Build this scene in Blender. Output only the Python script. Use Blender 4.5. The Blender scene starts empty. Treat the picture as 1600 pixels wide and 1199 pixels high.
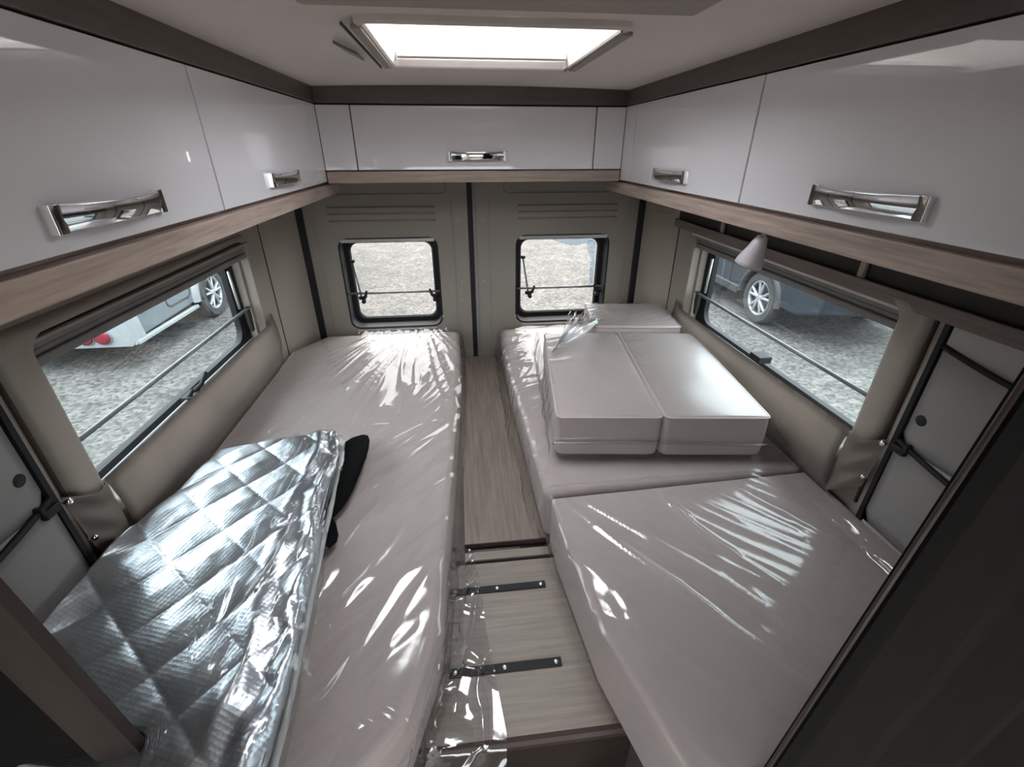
import bpy, bmesh, math, random
from mathutils import Vector, Matrix, noise

random.seed(7)
S = bpy.context.scene
COL = S.collection

# ------------------------------------------------------------------ camera
CAM = Vector((-.085, 0.0, 1.60))
cd = bpy.data.cameras.new('camera')
cam = bpy.data.objects.new('camera', cd)
COL.objects.link(cam)
cd.sensor_width = 36.0
cd.lens = 707.0 / 1600.0 * 36.0
cd.clip_start = .01
fwd = Vector((.0990, .8806, -.4632))
up = Vector((.0519, .4602, .8863))
rgt = fwd.cross(up).normalized()
up = rgt.cross(fwd).normalized()
fwd.normalize()
cam.matrix_world = Matrix(((rgt.x, up.x, -fwd.x, CAM.x), (rgt.y, up.y, -fwd.y, CAM.y),
                           (rgt.z, up.z, -fwd.z, CAM.z), (0, 0, 0, 1)))
S.camera = cam

# ------------------------------------------------------------------ overcast sky and exposure
W = bpy.data.worlds.new('overcast_sky')
S.world = W
W.use_nodes = True
bg = W.node_tree.nodes['Background']
bg.inputs['Color'].default_value = (.93, .97, 1.0, 1)
# standard overcast sky: zenith three times the horizon
wn, wl_ = W.node_tree.nodes, W.node_tree.links
wtc = wn.new('ShaderNodeTexCoord')
wsp = wn.new('ShaderNodeSeparateXYZ')
wmx = wn.new('ShaderNodeMath')
wmx.operation = 'MAXIMUM'
wmx.inputs[1].default_value = 0.0
wma = wn.new('ShaderNodeMath')
wma.operation = 'MULTIPLY_ADD'
SKY = 9.0
wma.inputs[1].default_value = SKY * 2 / 3
wma.inputs[2].default_value = SKY / 3
wl_.new(wtc.outputs['Generated'], wsp.inputs[0])
wl_.new(wsp.outputs['Z'], wmx.inputs[0])
wl_.new(wmx.outputs[0], wma.inputs[0])
wl_.new(wma.outputs[0], bg.inputs['Strength'])
vs = S.view_settings
vs.view_transform = 'Standard'
vs.look = 'None'
vs.gamma = 1
vs.use_curve_mapping = False
vs.exposure = 1.08
S.cycles.max_bounces = 10
S.cycles.diffuse_bounces = 5
S.cycles.glossy_bounces = 5
S.cycles.transparent_max_bounces = 16
S.cycles.sample_clamp_indirect = 6.0
S.cycles.caustics_reflective = False
S.cycles.caustics_refractive = False


# ------------------------------------------------------------------ materials
MATS = {}


def lin(c):
    c = c / 255.0
    return c / 12.92 if c <= .04045 else ((c + .055) / 1.055) ** 2.4


def rgb(r, g, b):
    return (lin(r), lin(g), lin(b), 1)


def mat(name, col, rough=.5, metal=0.0, spec=.5, coat=0.0, var=.06, vscale=(6, 6, 6), bump=0.0, bscale=(200, 200, 200),
        bdist=.001, sheen=0.0, contrast=None):
    m = bpy.data.materials.new(name)
    m.use_nodes = True
    N, L = m.node_tree.nodes, m.node_tree.links
    p = N['Principled BSDF']
    p.inputs['Roughness'].default_value = rough
    p.inputs['Metallic'].default_value = metal
    p.inputs['Specular IOR Level'].default_value = spec
    p.inputs['Coat Weight'].default_value = coat
    p.inputs['Coat Roughness'].default_value = .03
    if sheen:
        p.inputs['Sheen Weight'].default_value = sheen
    tc = N.new('ShaderNodeTexCoord')
    mp = N.new('ShaderNodeMapping')
    mp.inputs['Scale'].default_value = vscale
    nz = N.new('ShaderNodeTexNoise')
    nz.inputs['Scale'].default_value = 1
    nz.inputs['Detail'].default_value = 6
    nz.inputs['Roughness'].default_value = .6
    cr = N.new('ShaderNodeValToRGB')
    a, b = contrast or (.35, .65)
    cr.color_ramp.elements[0].position = a
    cr.color_ramp.elements[1].position = b
    cr.color_ramp.elements[0].color = tuple(c * (1 - var) for c in col[:3]) + (1,)
    cr.color_ramp.elements[1].color = tuple(min(1, c * (1 + var)) for c in col[:3]) + (1,)
    L.new(tc.outputs['Object'], mp.inputs['Vector'])
    L.new(mp.outputs['Vector'], nz.inputs['Vector'])
    L.new(nz.outputs['Fac'], cr.inputs['Fac'])
    L.new(cr.outputs['Color'], p.inputs['Base Color'])
    if bump:
        mp2 = N.new('ShaderNodeMapping')
        mp2.inputs['Scale'].default_value = bscale
        n2 = N.new('ShaderNodeTexNoise')
        n2.inputs['Scale'].default_value = 1
        n2.inputs['Detail'].default_value = 3
        bp = N.new('ShaderNodeBump')
        bp.inputs['Strength'].default_value = bump
        bp.inputs['Distance'].default_value = bdist
        L.new(tc.outputs['Object'], mp2.inputs['Vector'])
        L.new(mp2.outputs['Vector'], n2.inputs['Vector'])
        L.new(n2.outputs['Fac'], bp.inputs['Height'])
        L.new(bp.outputs['Normal'], p.inputs['Normal'])
    MATS[name] = m
    return m


def clear_mat(name, tint, rough, ior=1.45, gain=1.0, base=0.0, bump=0.0, bscale=(60, 60, 60), bdist=.002, bdetail=2):
    """thin clear sheet: what is not reflected passes straight through"""
    m = bpy.data.materials.new(name)
    m.use_nodes = True
    N, L = m.node_tree.nodes, m.node_tree.links
    for n in list(N):
        N.remove(n)
    out = N.new('ShaderNodeOutputMaterial')
    mx = N.new('ShaderNodeMixShader')
    tr = N.new('ShaderNodeBsdfTransparent')
    tr.inputs['Color'].default_value = tint
    gl = N.new('ShaderNodeBsdfGlossy')
    gl.inputs['Roughness'].default_value = rough
    fr = N.new('ShaderNodeLayerWeight')
    fr.inputs['Blend'].default_value = .5
    pw5 = N.new('ShaderNodeMath')
    pw5.operation = 'POWER'
    pw5.inputs[1].default_value = 5.0
    f0 = ((ior - 1) / (ior + 1)) ** 2 * 2          # both faces of the sheet
    sch = N.new('ShaderNodeMath')
    sch.operation = 'MULTIPLY_ADD'
    sch.inputs[1].default_value = 1 - f0
    sch.inputs[2].default_value = f0
    L.new(fr.outputs['Facing'], pw5.inputs[0])
    L.new(pw5.outputs[0], sch.inputs[0])
    ma = N.new('ShaderNodeMath')
    ma.operation = 'MULTIPLY_ADD'
    ma.inputs[1].default_value = gain
    ma.inputs[2].default_value = base
    ma.use_clamp = True
    L.new(sch.outputs[0], ma.inputs[0])
    L.new(ma.outputs[0], mx.inputs[0])
    L.new(tr.outputs[0], mx.inputs[1])
    L.new(gl.outputs[0], mx.inputs[2])
    L.new(mx.outputs[0], out.inputs['Surface'])
    if bump:
        tc = N.new('ShaderNodeTexCoord')
        mp = N.new('ShaderNodeMapping')
        mp.inputs['Scale'].default_value = bscale
        nz = N.new('ShaderNodeTexNoise')
        nz.inputs['Scale'].default_value = 1
        nz.inputs['Detail'].default_value = bdetail
        bp = N.new('ShaderNodeBump')
        bp.inputs['Strength'].default_value = bump
        bp.inputs['Distance'].default_value = bdist
        L.new(tc.outputs['Object'], mp.inputs['Vector'])
        L.new(mp.outputs['Vector'], nz.inputs['Vector'])
        L.new(nz.outputs['Fac'], bp.inputs['Height'])
        L.new(bp.outputs['Normal'], gl.inputs['Normal'])
        L.new(bp.outputs['Normal'], fr.inputs['Normal'])
    MATS[name] = m
    return m


mat('white_gloss', (.83, .82, .86, 1), .02, spec=.5, coat=.3, var=.01)
mat('cabinet_dark', (.03, .025, .022, 1), .6)
mat('shelf_brown', (.19, .155, .138, 1), .5, var=.15, vscale=(40, 5, 90))
mat('cornice_wood', (.118, .096, .086, 1), .38, var=.12, vscale=(9, 9, 60), bump=.08)
mat('fascia_wood', (.44, .350, .305, 1), .45, var=.25, vscale=(40, 5, 90), bump=.12, bscale=(60, 8, 160))
mat('fascia_wood_across', (.38, .300, .262, 1), .42, var=.2, vscale=(5, 40, 90), bump=.12, bscale=(8, 60, 160))
mat('ceiling_vinyl', (.76, .71, .675, 1), .6, var=.02, bump=.06, bscale=(400, 400, 400))
mat('console_vinyl_shaded', (.40, .36, .33, 1), .6, var=.02)  # shadow on the underside is put into this darker colour
mat('beige_moulding', (.33, .292, .250, 1), .5, var=.03, bump=.08, bscale=(500, 500, 500))
mat('door_lining', (.25, .222, .193, 1), .55, var=.03, bump=.1, bscale=(500, 500, 500))
mat('leatherette', (.33, .285, .255, 1), .48, var=.04, bump=.1, bscale=(450, 450, 450))
mat('grey_fabric', (.54, .52, .51, 1), .8, var=.03, bump=.2, bscale=(700, 700, 700))
mat('mattress_fabric', (.435, .378, .357, 1), .75, var=.025, bump=.15, bscale=(900, 900, 900), sheen=.1)
mat('black_rubber', (.010, .010, .012, 1), .6, spec=.3)
mat('black_plastic', (.015, .015, .017, 1), .6, spec=.3)
mat('grey_bar', (.20, .21, .22, 1), .35, metal=.2)
mat('light_bar', (.42, .42, .42, 1), .35, metal=.3)
mat('chrome', (.82, .83, .85, 1), .06, metal=1.0, var=.005)
mat('blind_grey', (.21, .205, .20, 1), .6, var=.06, vscale=(20, 20, 200))
mat('platform_wood', (.225, .182, .154, 1), .5, var=.26, vscale=(90, 5, 60), bump=.15, bscale=(220, 12, 100), contrast=(.3, .7))
mat('step_wood', (.275, .230, .203, 1), .5, var=.2, vscale=(6, 110, 60), bump=.15, bscale=(14, 260, 100), contrast=(.3, .7))
mat('dark_edge', (.045, .030, .027, 1), .45)
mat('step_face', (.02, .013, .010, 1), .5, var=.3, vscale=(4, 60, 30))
mat('floor_wood', (.10, .075, .055, 1), .45, var=.25, vscale=(40, 4, 10))
mat('black_felt', (.005, .005, .005, 1), 1.0, spec=.05, bump=.4, bscale=(900, 900, 900))
mat('void_black', (.004, .004, .004, 1), .7, spec=.15)
mat('partition_dark', (.009, .0075, .0075, 1), .6, spec=.15, var=.15, vscale=(30, 30, 4))
mat('post_wood', (.030, .021, .018, 1), .45, var=.25, vscale=(40, 40, 5))
mat('lamp_white', (.62, .60, .64, 1), .35)
mat('frame_white', (.66, .61, .58, 1), .4)
mat('edge_grey', (.35, .37, .37, 1), .5)
gm = mat('gravel', (.052, .0495, .0455, 1), .9, var=.25, vscale=(3, 3, 3))
gN, gL = gm.node_tree.nodes, gm.node_tree.links
gt = gN.new('ShaderNodeTexCoord')
gv = gN.new('ShaderNodeTexVoronoi')
gv.inputs['Scale'].default_value = 30
gsep = gN.new('ShaderNodeSeparateColor')
gr = gN.new('ShaderNodeMapRange')
gr.inputs['To Min'].default_value = .35
gr.inputs['To Max'].default_value = 1.6
gmul = gN.new('ShaderNodeMix')
gmul.data_type = 'RGBA'
gmul.blend_type = 'MULTIPLY'
gmul.inputs['Factor'].default_value = 1
gb = gN.new('ShaderNodeBump')
gb.invert = True
gb.inputs['Strength'].default_value = .25
gb.inputs['Distance'].default_value = .02
gsrc = [l.from_socket for l in gL if l.to_node == gN['Principled BSDF'] and l.to_socket.name == 'Base Color'][0]
gL.new(gt.outputs['Object'], gv.inputs['Vector'])
gL.new(gv.outputs['Color'], gsep.inputs[0])
gL.new(gsep.outputs[0], gr.inputs['Value'])
gL.new(gsrc, gmul.inputs['A'])
gL.new(gr.outputs[0], gmul.inputs['B'])
gL.new(gmul.outputs['Result'], gN['Principled BSDF'].inputs['Base Color'])
gL.new(gv.outputs['Distance'], gb.inputs['Height'])
gL.new(gb.outputs['Normal'], gN['Principled BSDF'].inputs['Normal'])
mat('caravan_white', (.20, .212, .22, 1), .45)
mat('caravan_side_shaded', (.085, .098, .11, 1), .5)  # caravan body in shade: the shade is mixed into the colour
mat('red_lamp', (.14, .012, .02, 1), .3)
mat('clear_lamp', (.16, .18, .2, 1), .3)
mat('orange_lamp', (.32, .11, .02, 1), .3)
mat('tyre', (.02, .02, .022, 1), .8)
mat('alloy', (.27, .28, .30, 1), .35, metal=.4)
mat('car_paint', (.016, .020, .026, 1), .4, spec=.35)
mat('car_glass', (.02, .025, .03, 1), .08)
mat('car_trim', (.02, .02, .022, 1), .6)
mat('screw_steel', (.6, .58, .56, 1), .3, metal=1)
clear_mat('pane_side', (.54, .60, .61, 1), .0, gain=1.0)
clear_mat('pane_rear', (.66, .635, .605, 1), .0, gain=.8)
clear_mat('pane_roof', (.97, .97, .97, 1), .1, gain=.6)
clear_mat('film', (.955, .955, .96, 1), .115, ior=1.5, gain=.78, base=.01, bump=.07, bscale=(30, 30, 30), bdist=.004)
clear_mat('film_loose', (.94, .945, .955, 1), .08, ior=1.5, gain=1.2, base=.04, bump=.15, bscale=(30, 30, 30), bdist=.004)
clear_mat('film_milky', (.93, .935, .95, 1), .28, ior=1.5, gain=1.0, base=.085, bump=.15, bscale=(40, 40, 40), bdist=.004)
clear_mat('film_taut', (.97, .97, .975, 1), .3, ior=1.45, gain=1.3, base=.01, bump=.12, bscale=(40, 40, 40), bdist=.002)
clear_mat('peel_film', (.62, .74, .86, 1), .12, gain=1.0, base=.03, bump=.3)

# foil: embossed silver sheet
fm = mat('silver_foil', (.56, .60, .645, 1), .33, metal=1.0, var=.05, vscale=(20, 20, 20))
N, L = fm.node_tree.nodes, fm.node_tree.links
tc = N.new('ShaderNodeTexCoord')
mp = N.new('ShaderNodeMapping')
mp.inputs['Rotation'].default_value = (0, 0, .35)
mp.inputs['Scale'].default_value = (130, 130, 20)
br = N.new('ShaderNodeTexVoronoi')
br.inputs['Scale'].default_value = 1.0
br.inputs['Randomness'].default_value = .12
n3 = N.new('ShaderNodeTexNoise')
n3.inputs['Scale'].default_value = 26
n3.inputs['Detail'].default_value = 4
b1 = N.new('ShaderNodeBump')
b1.inputs['Strength'].default_value = .10
b1.inputs['Distance'].default_value = .004
b2 = N.new('ShaderNodeBump')
b2.inputs['Strength'].default_value = .10
b2.inputs['Distance'].default_value = .012
L.new(tc.outputs['Object'], mp.inputs['Vector'])
L.new(mp.outputs['Vector'], br.inputs['Vector'])
L.new(tc.outputs['Object'], n3.inputs['Vector'])
L.new(br.outputs['Distance'], b1.inputs['Height'])
L.new(n3.outputs['Fac'], b2.inputs['Height'])
L.new(b1.outputs['Normal'], b2.inputs['Normal'])
L.new(b2.outputs['Normal'], N['Principled BSDF'].inputs['Normal'])

# ------------------------------------------------------------------ mesh helpers
ORG = {}


def thing(name, label=None, cat=None, loc=(0, 0, 0), group=None, kind=None):
    o = bpy.data.objects.new(name, None)
    o.empty_display_size = .05
    COL.objects.link(o)
    o.location = loc
    ORG[o.name] = Vector(loc)
    tag(o, label, cat, group, kind)
    return o


def tag(o, label=None, cat=None, group=None, kind=None):
    if label:
        o['label'] = label
    if cat:
        o['category'] = cat
    if group:
        o['group'] = group
    if kind:
        o['kind'] = kind
    return o


def obj(name, bm, m, parent=None, bevel=0, seg=2, smooth=False, loc=None, label=None):
    """bm is in world coordinates"""
    me = bpy.data.meshes.new(name)
    if bevel == 0 and not smooth:
        pass
    bmesh.ops.recalc_face_normals(bm, faces=bm.faces[:])
    org = Vector((0, 0, 0))
    if parent is not None:
        org = ORG[parent.name]
    elif loc is not None:
        org = Vector(loc)
    bmesh.ops.translate(bm, verts=bm.verts[:], vec=-org)
    bm.to_mesh(me)
    bm.free()
    me.materials.append(MATS[m])
    o = bpy.data.objects.new(name, me)
    COL.objects.link(o)
    ORG[o.name] = org.copy()
    if parent is not None:
        o.parent = parent
    else:
        o.location = org
    if smooth or bevel:
        for p in me.polygons:
            p.use_smooth = True
    if bevel:
        md = o.modifiers.new('bevel', 'BEVEL')
        md.width = bevel
        md.segments = seg
        md.limit_method = 'ANGLE'
        md.angle_limit = math.radians(35)
        md.harden_normals = True
    if label:
        o['label'] = label
    return o


def box(bm, x0, x1, y0, y1, z0, z1, M=None):
    vs = [bm.verts.new((x, y, z)) for z in (z0, z1) for x, y in ((x0, y0), (x1, y0), (x1, y1), (x0, y1))]
    for f in ((0, 1, 2, 3), (4, 5, 6, 7), (0, 1, 5, 4), (1, 2, 6, 5), (2, 3, 7, 6), (3, 0, 4, 7)):
        bm.faces.new([vs[i] for i in f])
    if M is not None:
        bmesh.ops.transform(bm, matrix=M, verts=vs)
    return vs


def B(*a, M=None):
    bm = bmesh.new()
    box(bm, *a, M=M)
    return bm


def prism(bm, pts, z0, z1, f=None):
    f = f or (lambda u, v, w: (u, v, w))
    a = [bm.verts.new(f(u, v, z0)) for u, v in pts]
    b = [bm.verts.new(f(u, v, z1)) for u, v in pts]
    bm.faces.new(a)
    bm.faces.new(b)
    n = len(pts)
    for i in range(n):
        j = (i + 1) % n
        bm.faces.new((a[i], a[j], b[j], b[i]))


def plate(bm, loops, w0, w1, f):
    """flat plate with holes; loops[0] outer; f(u,v,w)->xyz"""
    sides = []
    for w in (w0, w1):
        es, rows = [], []
        for lp in loops:
            vv = [bm.verts.new(f(u, v, w)) for u, v in lp]
            rows.append(vv)
            for i in range(len(vv)):
                es.append(bm.edges.new((vv[i], vv[(i + 1) % len(vv)])))
        bmesh.ops.triangle_fill(bm, use_beauty=True, edges=es)
        sides.append(rows)
    for a, b in zip(*sides):
        n = len(a)
        for i in range(n):
            j = (i + 1) % n
            bm.faces.new((a[i], a[j], b[j], b[i]))


def rr(u0, u1, v0, v1, r, n=6):
    p = []
    for cx, cy, a0 in ((u1 - r, v1 - r, 0), (u0 + r, v1 - r, 90), (u0 + r, v0 + r, 180), (u1 - r, v0 + r, 270)):
        for i in range(n + 1):
            a = math.radians(a0 + 90 * i / n)
            p.append((cx + r * math.cos(a), cy + r * math.sin(a)))
    return p


def rect(u0, u1, v0, v1):
    return [(u0, v0), (u1, v0), (u1, v1), (u0, v1)]


def loft(bm, loops, close_ends=False):
    """bridge successive closed loops of 3D points"""
    rows = [[bm.verts.new(p) for p in lp] for lp in loops]
    for a, b in zip(rows, rows[1:]):
        n = len(a)
        for i in range(n):
            j = (i + 1) % n
            bm.faces.new((a[i], a[j], b[j], b[i]))
    if close_ends:
        bm.faces.new(rows[0])
        bm.faces.new(rows[-1])


def tube(bm, pts, r, n=8, cap=True):
    pts = [Vector(p) for p in pts]
    rs = r if isinstance(r, (list, tuple)) else [r] * len(pts)
    loops = []
    prev = None
    for i, p in enumerate(pts):
        d = (pts[min(i + 1, len(pts) - 1)] - pts[max(i - 1, 0)]).normalized()
        if prev is None:
            a = d.orthogonal().normalized()
        else:
            a = (prev - d * prev.dot(d)).normalized()
        prev = a
        b = d.cross(a)
        loops.append([p + (a * math.cos(t) + b * math.sin(t)) * rs[i] for t in (2 * math.pi * k / n for k in range(n))])
    loft(bm, loops, cap)


def disc(bm, c, nrm, r, h, n=20, dome=0.0):
    c, nrm = Vector(c), Vector(nrm).normalized()
    a = nrm.orthogonal().normalized()
    b = nrm.cross(a)

    def ring(rad, off):
        return [c + nrm * off + (a * math.cos(t) + b * math.sin(t)) * rad for t in (2 * math.pi * k / n for k in range(n))]
    if dome:
        loft(bm, [ring(r, 0), ring(r, h), ring(r * .8, h + dome * .6), ring(r * .4, h + dome)], True)
    else:
        loft(bm, [ring(r, 0), ring(r, h)], True)


def surf(bm, fn, nu, nv):
    vs = [[bm.verts.new(fn(i / nu, j / nv)) for i in range(nu + 1)] for j in range(nv + 1)]
    for j in range(nv):
        for i in range(nu):
            bm.faces.new((vs[j][i], vs[j][i + 1], vs[j + 1][i + 1], vs[j + 1][i]))
    return vs


def lerp(a, b, t):
    return a + (b - a) * t


def pw(pts, x):
    """piecewise linear"""
    if x <= pts[0][0]:
        return pts[0][1]
    for (a, b), (c, d) in zip(pts, pts[1:]):
        if x <= c:
            return lerp(b, d, (x - a) / (c - a))
    return pts[-1][1]


def nz(x, y, z=0.0):
    return noise.noise(Vector((x, y, z)))


fYZ = lambda sx: (lambda u, v, w: (sx * w, u, v))      # u = y, v = z, w = |x|
fXZ = lambda u, v, w: (u, w, v)                        # u = x, v = z, w = y
fXY = lambda u, v, w: (u, v, w)

# ------------------------------------------------------------------ the van shell
tag(obj('floor', B(-.90, .90, -2.75, 2.25, -.04, 0), 'floor_wood'), kind='structure')


def ceil_z(x):
    return 1.786 + .009 * (1 - min(1, (x / .6) ** 2))


HY0, HY1, HX0, HX1 = .970, 1.446, -.230, .226      # roof window hole
bm = bmesh.new()
xs = sorted(set([-.9 + .1 * i for i in range(19)] + [HX0, HX1]))
ys = sorted([-2.75, -1.4, 0, .5, HY0, HY1, 2.0, 2.26])
for dz in (0, .05):
    g = {}
    for x in xs:
        for y in ys:
            g[x, y] = bm.verts.new((x, y, ceil_z(x) + dz))
    for x, x2 in zip(xs, xs[1:]):
        for y, y2 in zip(ys, ys[1:]):
            mx, my = (x + x2) / 2, (y + y2) / 2
            if HX0 < mx < HX1 and HY0 < my < HY1:
                continue
            bm.faces.new((g[x, y], g[x2, y], g[x2, y2], g[x, y2]))
tag(obj('ceiling', bm, 'ceiling_vinyl', smooth=True), kind='structure')

WX = .885
for sx, nm in ((-1, 'wall_left'), (1, 'wall_right')):
    bm = bmesh.new()
    f = fYZ(sx)
    holes = [rr(.838, 1.835, .885, 1.300, .04)]
    if sx < 0:
        holes.append(rect(-1.7, -.5, .85, 1.6))
    else:
        holes.append(rect(-1.90, -.70, .03, 1.72))
    plate(bm, [rect(-2.75, 2.02, -.04, 1.83)] + holes, WX, WX + .05, f)
    tag(obj(nm, bm, 'beige_moulding'), kind='structure')
bm = bmesh.new()
plate(bm, [rect(-.93, .93, -.04, 1.83), rr(-.80, .80, .55, 1.37, .1)], -2.75, -2.80, fXZ)
tag(obj('wall_front', bm, 'beige_moulding'), kind='structure')

# rear corner pillars, angled between side wall and doors
trim_n = 4
for sx in (-1, 1):
    bm = bmesh.new()
    P = [(.886, 2.0), (.795, 2.19), (.80, 2.26), (.93, 2.26), (.93, 2.0)]
    prism(bm, [(sx * a, b) for a, b in P], 0, 1.82)
    t = tag(obj('trim_%d' % trim_n, bm, 'beige_moulding', bevel=.006), kind='structure')
    bm = bmesh.new()
    box(bm, -.0015, .0015, -.003, .002, .7, 1.45)
    bmesh.ops.translate(bm, verts=bm.verts[:], vec=(sx * .8845, 1.995, 0))
    obj('panel_seam', bm, 'black_plastic', t)
    bm = bmesh.new()
    # little moulded finger grip near the top of the pillar
    d = Vector((sx * (.795 - .886), .19, 0)).normalized()
    nn = Vector((-sx * .9, -.43, 0)).normalized()
    c = Vector((sx * .845, 2.085, 1.35))
    loops = []
    for s_, o_ in ((1, 0), (.92, .004), (.8, .004)):
        loops.append([c + d * (u * s_) + Vector((0, 0, v * s_)) + nn * o_ for u, v in rr(-.05, .05, -.018, .018, .016)])
    loft(bm, loops, True)
    obj('finger_grip', bm, 'door_lining', t, smooth=True)
    trim_n += 1

# ------------------------------------------------------------------ rear doors
DY = 2.20
for k, sx in enumerate((-1, 1)):
    d = thing('door_%d' % (k + 1), None, None, (sx * .4, DY, 0), kind='structure')
    d['label'] = 'grey-beige lined rear van door behind the bed with the %s' % ('silver mat' if sx < 0 else 'stacked cushions')
    x0, x1 = (-.765, -.038) if sx < 0 else (-.005, .765)
    wx0, wx1 = (-.640, -.186) if sx < 0 else (.180, .640)
    bm = bmesh.new()
    plate(bm, [rr(x0, x1, .55, 1.80, .012, 2), rr(wx0, wx1, .795, 1.232, .045)], DY, DY + .05, fXZ)
    obj('lining_panel', bm, 'door_lining', d)
    # three pressed ribs above the window
    ra, rb = (-.66, -.19) if sx < 0 else (.19, .66)
    for z in (1.362, 1.334, 1.306):
        bm = bmesh.new()
        loft(bm, [[Vector((x, DY + .001 + dy, z + dz)) for dy, dz in ((0, -.005), (-.006, -.003), (-.007, 0), (0, .006))] for x in
                  (ra + .004 * random.random(), rb)], True)
        obj('pressed_rib', bm, 'door_lining', d)
    sa, sb = (-.62, -.135) if sx < 0 else (.125, .62)
    bm = bmesh.new()
    plate(bm, [rr(sa - .003, sb + .003, 1.415, 1.468, .022), rr(sa, sb, 1.4185, 1.4645, .02)], DY - .004, DY + .002, fXZ)
    obj('recess_outline', bm, 'cornice_wood', d)
    # stepped border near hinge side
    bm = bmesh.new()
    box(bm, *((x0 + .035, x0 + .045) if sx < 0 else (x1 - .045, x1 - .035)), DY - .004, DY + .004, .6, 1.5)
    obj('edge_step', bm, 'door_lining', d, bevel=.002)
    bm = bmesh.new()
    xm = x1 - .075 if sx < 0 else x0 + .06
    box(bm, xm - .004, xm + .004, DY - .003, DY + .004, .6, 1.38)
    obj('edge_step', bm, 'door_lining', d, bevel=.002)
    for z in (1.30, 1.02, .93):
        bm = bmesh.new()
        disc(bm, ((x1 - .045 if sx < 0 else x0 + .03), DY, z), (0, -1, 0), .006, .002, 10)
        obj('trim_clip', bm, 'beige_moulding', d)
    # rubber seal by the pillar
    bm = bmesh.new()
    box(bm, *sorted((sx * .765, sx * .797)), DY - .01, DY + .04, .6, 1.5)
    obj('rubber_seal', bm, 'black_rubber', d, bevel=.004)
    if sx < 0:
        bm = bmesh.new()
        box(bm, -.042, -.017, DY - .006, DY + .05, .6, 1.8)
        obj('rubber_seal', bm, 'black_rubber', d, bevel=.004)
        bm = bmesh.new()
        box(bm, -.019, -.004, DY - .008, DY + .05, .6, 1.8)
        obj('seal_lip', bm, 'blind_grey', d, bevel=.002)

    # the window in it
    w = thing('window_%d' % (k + 1), 'square black-framed window in the rear door behind the bed with the %s' % ('silver mat' if sx < 0 else 'stacked cushions'), None,
              (sx * .41, DY, .8), kind='structure')
    fr = bmesh.new()
    lo = []
    for e, r, y in ((0, .045, DY - .002), (-.004, .043, DY - .004), (-.010, .04, DY + .0), (-.012, .04, DY + .075),
                    (-.038, .035, DY + .075), (-.038, .035, DY + .085), (0, .045, DY + .085)):
        lo.append([(u, y, v) for u, v in rr(wx0 - e, wx1 + e, .795 - e, 1.232 + e, max(r, .005))])
    lo2 = []
    for e, y in ((.002, DY - .003), (.008, DY - .002), (.010, DY + .07), (.030, DY + .07), (.036, DY + .078), (.036, DY + .088), (.002, DY + .088), (.002, DY - .003)):
        lo2.append([(u, y, v) for u, v in rr(wx0 + e, wx1 - e, .795 + e, 1.232 - e, .045 - e * .2)])
    fr.free()
    bm = bmesh.new()
    loft(bm, lo2)
    obj('rubber_frame', bm, 'black_rubber', w)
    bm = bmesh.new()
    bm.faces.new([bm.verts.new(fXZ(u, v, DY + .081)) for u, v in rr(wx0 + .03, wx1 - .03, .825, 1.202, .03)])
    obj('pane', bm, 'pane_rear', w)
    bm = bmesh.new()
    box(bm, wx0 + .015, wx1 - .015, DY - .006, DY + .06, 1.212, 1.228)
    obj('blind_cassette', bm, 'light_bar', w, bevel=.003)
    bm = bmesh.new()
    box(bm, wx0 + .03, wx1 - .03, DY - .007, DY + .012, .783, .793)
    obj('sill_strip', bm, 'light_bar', w, bevel=.002)
    bm = bmesh.new()
    tube(bm, [(wx0 + .004, DY + .012, .972), (wx1 - .004, DY + .012, .972)], .0055, 8)
    obj('locking_bar', bm, 'grey_bar', w, smooth=True)
    for q in (wx0 + .075, wx1 - .035):
        s_ = 1 if q < (wx0 + wx1) / 2 else -1
        bm = bmesh.new()
        tube(bm, [(q - s_ * .02, DY + .03, .945), (q, DY + .02, .945), (q + s_ * .012, DY + .012, .955), (q + s_ * .022, DY + .01, .985)],
             [.009, .012, .008, .005], 8)
        disc(bm, (q, DY + .03, .930), (0, -1, 0), .010, .02, 12)
        obj('latch', bm, 'black_plastic', w, smooth=True)
    bm = bmesh.new()
    xq = wx0 + .055
    tube(bm, [(xq - .012, DY + .05, 1.115), (xq + .012, DY + .02, .945)], .0045, 8)
    so = obj('stay_arm', bm, 'grey_bar', w, smooth=True)
    bm = bmesh.new()
    box(bm, xq - .022, xq - .002, DY + .04, DY + .06, 1.112, 1.125)
    obj('stay_pivot', bm, 'black_plastic', w)
    if sx > 0:
        bm = bmesh.new()

        def pf(u, v):
            z = lerp(.97, 1.19, v)
            wdt = .018 + .022 * v + .012 * math.sin(v * 9) * v
            return (wx1 - .045 - wdt * (1 - u), DY + .074 - .012 * (1 - u) * (.5 + .5 * math.sin(v * 7)), z)
        surf(bm, pf, 6, 24)
        p1 = obj('peeling_film', bm, 'peel_film', w, smooth=True)
        bm = bmesh.new()
        surf(bm, lambda u, v: (lerp(.37, .595, u), DY + .072 - .01 * v * math.sin(u * 3), 1.2 - v * (.028 * math.sin(u * 3.1) + .004)), 20, 4)
        obj('peeling_film', bm, 'peel_film', w, smooth=True)

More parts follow.
